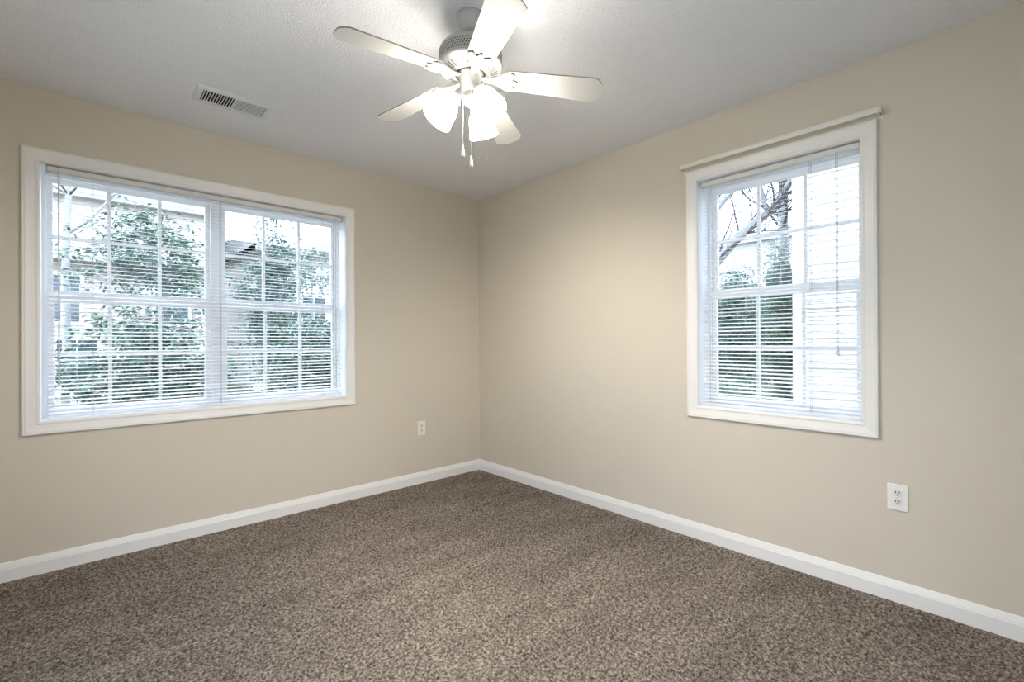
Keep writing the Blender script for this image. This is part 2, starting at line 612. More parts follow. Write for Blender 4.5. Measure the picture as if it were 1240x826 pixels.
# ---------------------------------------------------------------- blinds
def make_blind(name, op, rz, ladders, cords, wands, label, ga=0.008, gb=0.008, tilt_deg=14):
    a, b, c, d = op
    xm = (a + b) / 2
    root = empty(name, (0, 0, 0), rz)
    Mloc = Matrix.Rotation(rz, 4, 'Z')
    root.location = Mloc @ Vector((xm, 0.033, d))
    T = Matrix.Translation((-xm, -0.033 + 0.015, -d))
    u0, u1 = a + ga, b - gb
    h = MB()
    zt = d - 0.006
    # U shaped headrail with rolled lips
    h.box(u0, u1, 0.013, 0.0145, zt - 0.026, zt, T)
    h.box(u0, u1, 0.0515, 0.053, zt - 0.026, zt, T)
    h.box(u0, u1, 0.0145, 0.0515, zt - 0.026, zt - 0.0245, T)
    h.box(u0, u1, 0.0105, 0.013, zt - 0.0265, zt - 0.0235, T)
    h.box(u0, u0 + 0.002, 0.013, 0.053, zt - 0.026, zt, T)
    h.box(u1 - 0.002, u1, 0.013, 0.053, zt - 0.026, zt, T)
    hr = h.build('headrail', M_RAIL, root)
    for x0, x1 in ((u0 - 0.005, u0 - 0.001), (u1 + 0.001, u1 + 0.005)):
        MB().box(x0, x1, 0.009, 0.054, zt - 0.03, zt + 0.002, T).build('mounting_bracket', M_RAIL, root)
    # slats: slightly arched, tilted with the room side down
    pitch = 0.0212
    tilt = math.radians(tilt_deg)
    ztop = zt - 0.044
    zbot = c + 0.030
    n = int((ztop - zbot) / pitch)
    s = MB()
    prof = []
    for i in range(5):
        t = -1 + 2 * i / 4
        prof.append((t * 0.0125, 0.0014 * (1 - t * t)))
    for i in range(n + 1):
        z = zbot + i * pitch
        vs, fs = [], []
        sag = 0.0
        for x in (u0 + 0.003, u1 - 0.003):
            for th in (0.0, 0.00025):
                for (p, q_) in prof:
                    yy = p * math.cos(tilt) - (q_ + th) * math.sin(tilt)
                    zz = p * math.sin(tilt) + (q_ + th) * math.cos(tilt)
                    vs.append((x, 0.033 + yy, z + zz + sag))
        m_ = 5
        for g in range(m_ - 1):
            fs.append((g, g + 1, 2 * m_ + g + 1, 2 * m_ + g))
            fs.append((m_ + g, 3 * m_ + g, 3 * m_ + g + 1, m_ + g + 1))
        fs.append((0, 2 * m_, 3 * m_, m_))
        fs.append((m_ - 1, 2 * m_ - 1, 4 * m_ - 1, 3 * m_ - 1))
        s.add(vs, fs, False, T)
    s.build('slats', M_SLAT, root)
    MB().box(u0 + 0.002, u1 - 0.002, 0.021, 0.045, c + 0.004, c + 0.016, T, bev=0.003).build('bottom_rail', M_SLAT, root)
    for x in ladders:
        l = MB()
        for y in (0.0195, 0.0465):
            l.tube([(x, y, zt - 0.026), (x, y, c + 0.014)], 0.0008, 5, M=T)
        l.tube([(x + 0.006, 0.033, zt - 0.026), (x + 0.006, 0.033, c + 0.014)], 0.0007, 5, M=T)
        l.build('ladder_cord', M_CORD, root)
    for (x, zend) in cords:
        l = MB()
        l.tube([(x, 0.0115, zt - 0.020), (x, 0.008, zt - 0.05), (x, 0.008, zend)], 0.0018, 6, M=T)
        co_ = l.build('lift_cord', M_CORD, root)
        tz = MB().lathe([(0.0, 0.0), (0.003, -0.001), (0.0045, -0.012), (0.0055, -0.028), (0.0, -0.030)], 12,
                        M=T @ Matrix.Translation((x, 0.008, zend + 0.002)))
        tz.build('tassel', M_RAIL, co_)
    for (x, zend) in wands:
        l = MB()
        l.tube([(x, 0.012, zt - 0.018), (x, 0.006, zt - 0.030), (x, 0.006, zt - 0.045)], 0.0022, 6, M=T)
        hk = l.build('wand_hook', M_CORD, root)
        MB().tube([(x, 0.006, zt - 0.040), (x, 0.0055, zend)], 0.0038, 6, M=T).build('tilt_wand', M_SLAT, root)
    tag(root, label, 'window blind', 'white mini blinds')
    return root


make_blind('window_blind', WL, RL, [-2.617, -2.02, -1.39], [(-1.30, 0.86), (-1.318, 0.88)],
           [(-2.745, 0.93)], 'wide white horizontal blind lowered over the double window on the left wall', 0.024, 0.016)
make_blind('window_blind', WR, RR, [2.115, 2.62], [(2.735, 1.115), (2.742, 1.105)], [],
           'narrow white horizontal blind lowered over the single window on the right wall', tilt_deg=17)

# ---------------------------------------------------------------- curtain rod over the right window
root = empty('curtain_rod', (0, -2.45, 2.174))
T = Matrix.Translation((0, 2.45, -2.174))
d = MB()
poly = [(-0.052, 2.1625), (-0.0555, 2.1605), (-0.0585, 2.166), (-0.060, 2.174), (-0.0585, 2.182), (-0.0555, 2.1875), (-0.052, 2.1855), (-0.0545, 2.174)]


def sweep_y(poly, y0, y1):
    n = len(poly)
    vs = [(x, y0, z) for x, z in poly] + [(x, y1, z) for x, z in poly]
    fs = [tuple(range(n)), tuple(range(n, 2 * n))[::-1]]
    for k in range(n):
        fs.append((k, n + k, n + (k + 1) % n, (k + 1) % n))
    return vs, fs


vs, fs = sweep_y(poly, -1.985, -2.912)
d.add(vs, fs, False, T)
d.build('rod', M_ROD, root)
for y, sgn in ((-1.978, 1), (-2.919, -1)):
    e = MB()
    # curved return that runs back to the wall
    pts = [(-0.0555, y - sgn * 0.008), (-0.0535, y - sgn * 0.002), (-0.048, y + sgn * 0.003), (-0.038, y + sgn * 0.005), (-0.003, y + sgn * 0.005)]
    for i in range(len(pts) - 1):
        (xa, ya), (xb, yb) = pts[i], pts[i + 1]
        vs = [(xa, ya, 2.162), (xb, yb, 2.162), (xb, yb, 2.186), (xa, ya, 2.186)]
        vs += [(xa + 0.001, ya - sgn * 0.0022, 2.162), (xb + 0.001, yb - sgn * 0.0022, 2.162), (xb + 0.001, yb - sgn * 0.0022, 2.186), (xa + 0.001, ya - sgn * 0.0022, 2.186)]
        e.add(vs, [(0, 1, 2, 3), (7, 6, 5, 4), (0, 4, 5, 1), (3, 2, 6, 7), (0, 3, 7, 4), (1, 5, 6, 2)], False, T)
    e.build('rod_return', M_ROD, root)
    b = MB()
    yy = y - sgn * 0.008
    b.box(-0.003, 0.0, yy - 0.010, yy + 0.010, 2.148, 2.192, T, bev=0.001)
    b.box(-0.046, -0.002, yy - 0.004, yy + 0.004, 2.160, 2.166, T)
    b.box(-0.050, -0.046, yy - 0.006, yy + 0.006, 2.160, 2.184, T)
    b.tube([(-0.005, yy, 2.153), (0.0, yy, 2.153)], 0.003, 8, M=T)
    b.build('bracket', M_ROD, root)
tag(root, 'white metal curtain rod mounted over the top of the right window', 'curtain rod')


# ---------------------------------------------------------------- outlets
def outlet(u, z, rz, label):
    root = empty('wall_outlet', (0, 0, 0), rz)
    root.location = Matrix.Rotation(rz, 4, 'Z') @ Vector((u, 0, z))
    MB().box(-0.036, 0.036, -0.0062, 0.0, -0.0575, 0.0575, bev=0.0028).build('cover_plate', M_PLATE, root)
    for s_ in (-1, 1):
        zc = s_ * 0.0195
        mb = MB()
        poly = []
        for i in range(28):
            t = 2 * PI * i / 28
            poly.append((0.0172 * math.cos(t), max(-0.0142, min(0.0142, 0.0172 * math.sin(t)))))
        mb.prism(poly, 0.0055, 0.0082, M=Matrix.Translation((0, 0, zc)) @ Matrix.Rotation(PI / 2, 4, 'X'))
        fa = mb.build('receptacle', M_PLATE2, root)
        sl = MB()
        sl.box(-0.0078, -0.0050, -0.0086, -0.0070, zc - 0.001, zc + 0.0085)
        sl.box(0.0050, 0.0078, -0.0086, -0.0070, zc, zc + 0.0080)
        sl.tube([(0, -0.0070, zc - 0.0075), (0, -0.0086, zc - 0.0075)], 0.0031, 12)
        sl.build('slots', M_DARK, fa)
    MB().tube([(0, -0.006, 0), (0, -0.0076, 0)], 0.0033, 12).build('screw', M_BRASS, root)
    return tag(root, label, 'outlet', 'white duplex wall outlets')


outlet(-0.607, 0.449, RL, 'small white duplex outlet on the left wall near the room corner')
outlet(2.964, 0.460, RR, 'white duplex outlet on the right wall below and right of the window')

# ---------------------------------------------------------------- ceiling vent
root = empty('ceiling_vent', (-2.055, -0.495, H))
fx, fy = 0.176, 0.096
ix, iy = 0.146, 0.066
f = MB()


def slab(x0, x1, y0, y1, mb, z0=-0.006, z1=0.0):
    mb.box(x0, x1, y0, y1, z0, z1)


# bevelled flange ring
vs, fs = [], []
for (hx, hy, z) in ((fx, fy, 0.0), (fx, fy, -0.002), (fx - 0.006, fy - 0.006, -0.007), (ix, iy, -0.008), (ix, iy, 0.0)):
    vs += [(-hx, -hy, z), (hx, -hy, z), (hx, hy, z), (-hx, hy, z)]
for i in range(4):
    for k in range(4):
        k2 = (k + 1) % 4
        fs.append((i * 4 + k, (i + 1) * 4 + k, (i + 1) * 4 + k2, i * 4 + k2))
f.add(vs, fs)
slab(-0.0045, 0.0045, -iy, iy, f, -0.008, 0)
fo = f.build('flange', M_VENT, root)
MB().box(-ix, ix, -iy, iy, -0.0012, -0.0002).build('duct_opening', M_DARK, root)
sl = MB()
for half in (-1, 1):
    for i in range(11):
        x = half * (0.0045 + (ix - 0.0045) * (i + 0.75) / 11.4)
        R_ = Matrix.Translation((x, 0, -0.0045)) @ Matrix.Rotation(math.radians(38) * half, 4, 'Y')
        sl.box(-0.0042 - (0.0012 if half > 0 else 0), 0.0042, -iy, iy, -0.0005, 0.0005, R_)
sl.build('louvers', M_VENT, root)
for sx in (-1, 1):
    MB().tube([(sx * (ix + 0.013), 0, -0.0065), (sx * (ix + 0.013), 0, -0.0095)], 0.004, 10).build('screw', M_VENT, root)
tag(root, 'white rectangular louvered air vent in the ceiling above the left window', 'vent')

# ---------------------------------------------------------------- ceiling fan
FAN = Vector((-1.5173, -1.8714, H))
fan = empty('ceiling_fan', FAN)
MB().lathe([(0.0, 0), (0.057, 0), (0.058, -0.006), (0.0575, -0.016), (0.053, -0.032), (0.041, -0.045), (0.032, -0.056), (0.027, -0.061), (0.018, -0.063), (0.0, -0.063)], 40).build('canopy', M_FAN, fan)
MB().lathe([(0.013, -0.055), (0.013, -0.095), (0.0, -0.095)], 20).build('downrod', M_FAN, fan)
mo = MB().lathe([(0.0, -0.078), (0.028, -0.079), (0.040, -0.085), (0.052, -0.096), (0.080, -0.108), (0.104, -0.122), (0.117, -0.134), (0.1225, -0.146), (0.124, -0.150),
                 (0.124, -0.194), (0.1275, -0.197), (0.1285, -0.202), (0.1265, -0.208), (0.121, -0.212), (0.104, -0.219), (0.078, -0.229), (0.062, -0.233), (0.060, -0.228), (0.0, -0.228)], 64).build('motor_housing', M_FAN, fan, 50)
v = MB()
for row in range(4):
    for k in range(72):
        t = 2 * PI * (k + 0.5 * (row % 2)) / 72
        Mx = Matrix.Rotation(t, 4, 'Z') @ Matrix.Translation((0.1237, 0, -0.156 - row * 0.0098)) @ Matrix.Rotation(PI / 4, 4, 'X')
        v.box(-0.001, 0.0008, -0.0026, 0.0026, -0.0026, 0.0026, Mx)
v.build('vent_holes', M_FANGREY, mo)
v = MB()
for k in range(40):
    t = 2 * PI * k / 40
    Mx = Matrix.Rotation(t, 4, 'Z') @ Matrix.Translation((0.0925, 0, -0.2232)) @ Matrix.Rotation(math.radians(-21), 4, 'Y')
    v.box(-0.0155, 0.0155, -0.0024, 0.0024, -0.0012, 0.0012, Mx)
v.build('radial_slots', M_FANGREY, mo)
MB().lathe([(0.0, -0.226), (0.058, -0.226), (0.058, -0.2305), (0.044, -0.2315), (0.0, -0.2315)], 40).build('hub_gap', M_FANDARK, mo)
MB().lathe([(0.0, -0.231), (0.052, -0.231), (0.052, -0.236), (0.044, -0.240), (0.044, -0.285), (0.042, -0.292), (0.033, -0.300), (0.0, -0.302)], 40).build('switch_housing', M_FAN, fan)
MB().lathe([(0.0, -0.298), (0.022, -0.300), (0.024, -0.318), (0.031, -0.324), (0.031, -0.338), (0.022, -0.347), (0.010, -0.351), (0.008, -0.360), (0.0, -0.364)], 32).build('light_fitter', M_FAN, fan)

# blades
ZR, ZT = -0.236, -0.276      # hub and tip heights below the ceiling
RT = 0.5206
TX, TY = -0.0374, 0.0196


def blade_outline():
    r0, r1 = 0.140, RT
    w0, w1 = 0.049, 0.0635
    pts = [(r0, -w0 + 0.012), (r0 + 0.004, -w0 + 0.004), (r0 + 0.012, -w0)]
    pts += [(r1 - 0.034, -w1), (r1 - 0.026, -w1 + 0.002), (r1 - 0.008, -w1 + 0.021), (r1 - 0.002, -w1 + 0.033), (r1, -w1 + 0.045)]
    up = [(x, -y) for x, y in pts]
    return pts + up[::-1]


def add_round(poly):
    return poly


blade_bm = MB()
po = blade_outline()
blade_bm.prism(po, -0.0025, 0.0025)
blade_me = None
iron_me = None


def iron_mesh():
    m = MB()
    # shell shaped flange under the blade root
    edge = []
    NP = 24
    for i in range(NP + 1):
        t = -1 + 2 * i / NP
        y = t * 0.046
        x = 0.176 + 0.010 * math.cos(3 * PI * t) - 0.014 * abs(t) + (0.012 if abs(t) > 0.9 else 0)
        edge.append((x, y))
    side = [(0.150, 0.045), (0.132, 0.038), (0.116, 0.026), (0.100, 0.016), (0.075, 0.012), (0.048, 0.012)]
    poly = edge + side + [(x, -y) for x, y in side[::-1]]
    m.prism(poly, -0.0085, -0.0045)
    # raised scroll rim
    rim = [(x, y, -0.0088) for x, y in edge]
    m.tube(rim, 0.0026, 6)
    for sg in (-1, 1):
        m.tube([(x, sg * y, -0.0088) for x, y in [(0.164, 0.046)] + side], 0.0026, 6)
        # curl at the outer corners
        curl = []
        for i in range(9):
            t = i / 8 * 1.5 * PI
            r = 0.008 - 0.0006 * i
            curl.append((0.172 + r * math.cos(t), sg * (0.044 - 0.009 + r * math.sin(t)), -0.0095))
        m.tube(curl, 0.0022, 6)
        m.tube([(0.118, sg * 0.008, -0.0095), (0.140, sg * 0.014, -0.0095), (0.160, sg * 0.026, -0.0095)], [0.0015, 0.003, 0.0015], 6)
    m.tube([(0.105, 0, -0.0095), (0.135, 0, -0.0105), (0.168, 0, -0.0095)], [0.002, 0.0045, 0.0015], 8)
    # neck that drops from the hub
    return m


def iron_hole_shade():  # grey strips laid on the flange as the shade inside its openings
    m = MB()
    for (x, y, l, a) in ((0.150, 0.012, 0.008, 0.5), (0.150, -0.012, 0.008, -0.5), (0.140, 0.027, 0.007, 0.9), (0.140, -0.027, 0.007, -0.9), (0.165, 0.020, 0.006, 0.2), (0.165, -0.020, 0.006, -0.2), (0.122, 0.0075, 0.006, 0.2), (0.122, -0.0075, 0.006, -0.2)):
        Mx = Matrix.Translation((x, y, -0.0087)) @ Matrix.Rotation(a, 4, 'Z')
        m.box(-l, l, -0.0016, 0.0016, -0.0006, 0.0006, Mx)
    return m


angs = [3.031 - i * 2 * PI / 5 for i in range(5)]
first = None
names = ['pointing left', 'pointing towards the left window', 'pointing towards the corner', 'pointing right', 'pointing towards the camera']
for i, a in enumerate(angs):
    tipz = ZT + RT * (TX * math.cos(a) + TY * math.sin(a))
    droop = math.atan2(ZR - tipz, RT)
    if first is None:
        b = blade_bm.build('blade', M_BLADE, fan)
        b.data.materials.append(M_BLADE_EDGE_SHADE)
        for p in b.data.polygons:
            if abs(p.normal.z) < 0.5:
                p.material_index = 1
        ir = iron_mesh().build('blade_iron', M_FAN, b)
        gk = MB()  # dark plate past the flange edge, put in as the shade of its gap
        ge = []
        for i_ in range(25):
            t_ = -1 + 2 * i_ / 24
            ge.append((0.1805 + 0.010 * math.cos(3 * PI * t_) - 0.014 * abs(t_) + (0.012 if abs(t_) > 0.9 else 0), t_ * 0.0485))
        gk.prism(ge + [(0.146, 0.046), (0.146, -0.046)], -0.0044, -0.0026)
        gk.build('iron_gap_shade', M_FANGREY, b)
        ho = iron_hole_shade().build('iron_opening_shade', M_FANGREY, b)
        first = (b, ir, ho, [c for c in bpy.data.objects if c.name == 'iron_gap_shade'][0])
    else:
        b = first[0].copy()
        COL.objects.link(b)
        b.parent = fan
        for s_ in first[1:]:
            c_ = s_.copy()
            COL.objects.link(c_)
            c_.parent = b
    b.location = (0, 0, ZR)
    # clockwise edge raised by the pitch
    b.matrix_local = Matrix.Translation((0, 0, ZR)) @ Matrix.Rotation(a, 4, 'Z') @ Matrix.Rotation(droop, 4, 'Y') @ Matrix.Rotation(math.radians(-12), 4, 'X')

# light kit
for i, a in enumerate((2.576, 4.670, 0.482)):
    A = Matrix.Rotation(a, 4, 'Z')
    tl = math.radians(35)
    ax = Vector((math.sin(tl), 0, -math.cos(tl)))
    C0 = Vector((0.100, 0, -0.372))
    neck = C0 - ax * 0.056
    Q = A @ Matrix.Translation(neck) @ Matrix.Rotation(PI - tl, 4, 'Y')   # local +z runs down the shade axis
    arm = MB().tube([(0.020, 0, -0.326), (0.036, 0, -0.318), (0.052, 0, -0.316), tuple(neck - ax * 0.012)], 0.008, 10, M=A)
    arm.lathe([(0.0, -0.020), (0.016, -0.018), (0.027, -0.008), (0.031, 0.004), (0.031, 0.010), (0.0, 0.010)], 28, M=Q)
    arm.tube([(0.030, 0, 0.006), (0.037, 0, 0.006)], 0.003, 8, M=Q)
    ao = arm.build('light_arm', M_FAN, fan)
    L = 0.114
    prof = [(0.0265, 0.002), (0.0275, 0.010), (0.033, 0.018), (0.042, 0.030), (0.0485, 0.048), (0.052, 0.070), (0.0555, 0.092), (0.0605, L)]
    inner = [(r - 0.003, z) for r, z in prof[::-1]]
    sh = MB().lathe(prof + [(prof[-1][0] - 0.0015, L + 0.0012)] + inner, 40, M=Q).build('lamp_shade', M_SHADE, fan)
    bu = MB().lathe([(0.0, 0.010), (0.012, 0.012), (0.013, 0.030), (0.019, 0.044), (0.0225, 0.056), (0.021, 0.068), (0.014, 0.076), (0.0, 0.079)], 24, M=Q)
    bu.build('bulb', M_BULB, sh)

# pull chains
RVh = Vector((math.sin(YAW), -math.cos(YAW), 0))
FVh = Vector((math.cos(YAW), math.sin(YAW), 0))
for (r_, f_, z0, z1) in ((-0.028, -0.030, -0.275, 1.900 - H + 0.016), (0.005, -0.043, -0.275, 1.852 - H + 0.018)):
    p = RVh * r_ + FVh * f_
    n_ = Vector((p.x, p.y, 0)).normalized()
    c = MB()
    c.tube([(n_.x * 0.040, n_.y * 0.040, z0), (p.x * 1.06, p.y * 1.06, z0 - 0.004), (p.x, p.y, z0 - 0.02), (p.x, p.y, z1)], 0.0009, 6)
    k = 0
    z = z0 - 0.022
    while z > z1:
        c.lathe([(0, 0.0013), (0.0014, 0), (0, -0.0013)], 6, M=Matrix.Translation((p.x, p.y, z)))
        z -= 0.005
    co_ = c.build('pull_chain', M_BRASS, fan)
    MB().lathe([(0, 0.003), (0.003, 0.001), (0.004, -0.008), (0.0075, -0.030), (0.0085, -0.040), (0.006, -0.045), (0.0, -0.046)], 16,
               M=Matrix.Translation((p.x, p.y, z1))).build('pull_knob', M_FAN, co_)
tag(fan, 'white five-bladed ceiling fan with three lit frosted glass shades and two pull chains', 'ceiling fan')

# ================================================================ outdoors
GZ = -0.45
tag(MB().box(-45, 45, -45, 60, GZ - 0.1, GZ).build('ground', M_SOIL), kind='structure')
tag(MB().box(-9, RX0 - 0.15, -8.5, 0.2, GZ, GZ + 0.05).box(RX0 - 0.15, 0.2, -8.5, RY0 - 0.15, GZ, GZ + 0.05).build('bounce_slab', mat('bounce_concrete', (0.78, 0.77, 0.74), 0.9, 0.1)), kind='structure')  # unseen pale slab added to bounce daylight up to the ceiling



def clap_wall(mb, p0, p1, z0, z1, nrm, lap=0.102, th=0.014):
    """lap siding between plan points p0 and p1, outward normal nrm"""
    p0 = Vector((*p0, 0))
    p1 = Vector((*p1, 0))
    n = Vector((*nrm, 0)).normalized()
    k = int(math.ceil((z1 - z0) / lap))
    for i in range(k):
        za, zb = z0 + i * lap, min(z0 + (i + 1) * lap, z1)
        a, b = p0 + n * th, p1 + n * th
        vs = [(a.x, a.y, za), (b.x, b.y, za), (p1.x, p1.y, zb), (p0.x, p0.y, zb), (p0.x, p0.y, za), (p1.x, p1.y, za)]
        mb.add(vs, [(0, 1, 2, 3), (0, 4, 5, 1)])


# neighbouring house seen through the right window
hx, hy = 4.79, -1.16
house = empty('neighbor_house', (hx + 3, hy - 5, GZ))
T = Matrix.Translation((-hx - 3, -hy + 5, -GZ))
wl = MB()
clap_wall(wl, (hx, hy), (hx, hy - 10), GZ, 6.2, (-1, 0), th=0.03)
clap_wall(wl, (hx, hy), (hx + 6, hy), GZ, 6.2, (0, 1))
wl.box(hx + 0.01, hx + 6, hy - 10, hy - 0.01, GZ, 6.2)
wl2 = MB()
wl2.add(wl.v, wl.f, False, T)
wl2.build('siding_wall', M_SIDING, house)
MB().box(hx - 0.03, hx + 0.09, hy - 0.10, hy + 0.03, GZ, 6.2, T).build('corner_board', M_OTRIM, house)
rf = MB()
rf.add([(hx - 0.4, hy + 0.4, 6.2), (hx - 0.4, hy - 10.4, 6.2), (hx + 3, hy - 10.4, 7.6), (hx + 3, hy + 0.4, 7.6), (hx + 6.4, hy - 10.4, 6.2), (hx + 6.4, hy + 0.4, 6.2)],
       [(0, 1, 2, 3), (3, 2, 4, 5), (0, 3, 5), (1, 4, 2), (0, 5, 4, 1)], False, T)
rf.build('roof', M_ROOF, house)
tag(house, 'white lap-sided neighbouring house close beyond the right window', 'house')


def house_at(name, x0, x1, y0, y1, z1, wins, label, band=None, mats=(M_SIDING2, M_OTRIM), pitch=0.26, face='y'):
    """a house whose face looks towards the room: y = y0 (face 'y') or x = x0 (face 'x')"""
    xm, ym = (x0 + x1) / 2, (y0 + y1) / 2
    root = empty(name, (xm, ym, GZ))
    T = Matrix.Translation((-xm, -ym, -GZ))
    wb = MB()
    t2 = MB()
    if face == 'y':
        clap_wall(t2, (x0, y0), (x1, y0), GZ, z1, (0, -1), 0.15, 0.02)
    else:
        clap_wall(t2, (x0, y0), (x0, y1), GZ, z1, (-1, 0), 0.15, 0.02)
    wb.add(t2.v, t2.f, False, T)
    wb.box(x0 + 0.005, x1, y0 + 0.005, y1, GZ, z1, T)
    wb.build('siding_wall', mats[0], root)
    r = MB()
    e = 0.35
    if face == 'y':
        zr = z1 + (y1 - y0) / 2 * pitch
        r.add([(x0 - e, y0 - e, z1 - 0.05), (x1 + e, y0 - e, z1 - 0.05), (x1 + e, ym, zr), (x0 - e, ym, zr), (x0 - e, y1 + e, z1 - 0.05), (x1 + e, y1 + e, z1 - 0.05),
               (x0 - e, y0 - e, z1 - 0.25), (x1 + e, y0 - e, z1 - 0.25)],
              [(0, 1, 2, 3), (3, 2, 5, 4), (0, 3, 4), (1, 5, 2), (0, 6, 7, 1), (6, 4, 5, 7)], False, T)
    else:
        zr = z1 + (x1 - x0) / 2 * pitch
        r.add([(x0 - e, y0 - e, z1 - 0.05), (x0 - e, y1 + e, z1 - 0.05), (xm, y1 + e, zr), (xm, y0 - e, zr), (x1 + e, y0 - e, z1 - 0.05), (x1 + e, y1 + e, z1 - 0.05),
               (x0 - e, y0 - e, z1 - 0.25), (x0 - e, y1 + e, z1 - 0.25)],
              [(0, 1, 2, 3), (3, 2, 5, 4), (0, 3, 4), (1, 5, 2), (0, 6, 7, 1), (6, 4, 5, 7)], False, T)
    r.build('roof', M_ROOF, root)
    if band:
        bd = MB()
        bd.box(x0 - .02, band[1], y0 - 0.75, y0, band[0], band[0] + 0.12, T)
        bd.add([(x0, y0 - 0.75, band[0] + 0.12), (band[1], y0 - 0.75, band[0] + 0.12), (band[1], y0, band[0] + 0.45), (x0, y0, band[0] + 0.45)], [(0, 1, 2, 3)], False, T)
        bd.build('porch_roof', M_ROOF, root)
    for (u0, u1, a, b_) in wins:
        w_ = MB()
        g = MB()
        t = 0.09

        def bx(m, ua, ub, d0, d1, za, zb):
            if face == 'y':
                m.box(ua, ub, y0 - d1, y0 - d0, za, zb, T)
            else:
                m.box(x0 - d1, x0 - d0, ua, ub, za, zb, T)
        bx(w_, u0 - t, u0, 0, 0.05, a - t, b_ + t)
        bx(w_, u1, u1 + t, 0, 0.05, a - t, b_ + t)
        bx(w_, u0, u1, 0, 0.05, a - t, a)
        bx(w_, u0, u1, 0, 0.05, b_, b_ + t)
        bx(w_, u0, u1, 0.02, 0.045, (a + b_) / 2 - 0.03, (a + b_) / 2 + 0.03)
        bx(w_, (u0 + u1) / 2 - 0.015, (u0 + u1) / 2 + 0.015, 0.02, 0.04, a, b_)
        wo_ = w_.build('window', mats[1], root)
        bx(g, u0, u1, 0.0, 0.025, a, b_)
        g.build('pane', M_OGLASS, wo_)
    return tag(root, label, 'house')


house_at('neighbor_house', -9.0, 0.2, 14.0, 22.0, 5.35,
         [(-3.45, -2.75, 1.75, 3.0), (-3.2, -2.4, 0.05, 1.25), (-1.1, -0.3, 1.75, 3.0), (-6.0, -5.2, 1.75, 3.0)],
         'two-storey tan house with white windows behind the shrubs outside the left window', band=(3.35, 0.2))
house_at('neighbor_house', 1.6, 9.0, 13.0, 20.0, 4.3,
         [(2.75, 3.5, 1.75, 2.7), (4.6, 5.4, 1.75, 2.7)],
         'lower pale house seen behind the trees in the right half of the left window', mats=(M_SIDING, M_OTRIM), pitch=0.2)
house_at('neighbor_house', 13.5, 20, -3.0, 4.5, 4.6,
         [(1.35, 2.25, 2.2, 3.3), (-1.0, 0.0, 2.2, 3.3)],
         'distant pale house with dark windows behind the tree outside the right window', mats=(M_SIDING, M_OTRIM), face='x')


# ---- plants
def branch_path(p0, p1, n, wob):
    p0, p1 = Vector(p0), Vector(p1)
    L = (p1 - p0).length
    pts = []
    for i in range(n + 1):
        t = i / n
        j = Vector((random.uniform(-1, 1), random.uniform(-1, 1), random.uniform(-1, 1))) * wob * L * math.sin(PI * t)
        pts.append(p0.lerp(p1, t) + j)
    return pts


def leaf_cloud(centers, dirs_up, per, ln, wd, spread, flat=0.6, droop=0.2):
    """numpy leaf mesh: every leaf a folded blade of 4 triangles"""
    n = len(centers) * per
    c = np.repeat(np.array(centers), per, axis=0)
    az = rng.random(n) * 2 * PI
    el = (rng.random(n) - 0.5) * 2 * flat - droop
    d = np.stack([np.cos(az) * np.cos(el), np.sin(az) * np.cos(el), np.sin(el)], -1)
    base = c + d * (rng.random((n, 1)) * spread) + (rng.random((n, 3)) - 0.5) * spread * 0.6
    up = np.array([0, 0, 1.0]) + (rng.random((n, 3)) - 0.5) * 0.9
    s = np.cross(d, up)
    s /= np.linalg.norm(s, axis=1)[:, None] + 1e-9
    nn = np.cross(s, d)
    l = ln * (0.65 + 0.6 * rng.random((n, 1)))
    w_ = wd * (0.7 + 0.5 * rng.random((n, 1)))
    v0 = base
    v1 = base + d * l * 0.45 + s * w_ * 0.5 + nn * w_ * 0.18
    v2 = base + d * l * 0.45 - s * w_ * 0.5 + nn * w_ * 0.18
    v3 = base + d * l - nn * l * 0.12
    v4 = base + d * l * 0.5
    vs = np.stack([v0, v1, v2, v3, v4], 1).reshape(-1, 3)
    k = np.arange(n)[:, None] * 5
    tris = np.concatenate([k + np.array([[0, 1, 4]]), k + np.array([[1, 3, 4]]), k + np.array([[4, 3, 2]]), k + np.array([[0, 4, 2]])], 0)
    return vs, tris


def mesh_np(name, vs, tris, m, parent):
    me = bpy.data.meshes.new(name)
    me.vertices.add(len(vs))
    me.vertices.foreach_set('co', vs.astype(np.float32).ravel())
    me.loops.add(tris.size)
    me.loops.foreach_set('vertex_index', tris.ravel().astype(np.int32))
    me.polygons.add(len(tris))
    me.polygons.foreach_set('loop_start', (np.arange(len(tris)) * 3).astype(np.int32))
    me.polygons.foreach_set('loop_total', np.full(len(tris), 3, dtype=np.int32))
    me.update()
    me.validate()
    me.materials.append(m)
    o = bpy.data.objects.new(name, me)
    COL.objects.link(o)
    o.parent = parent
    return o


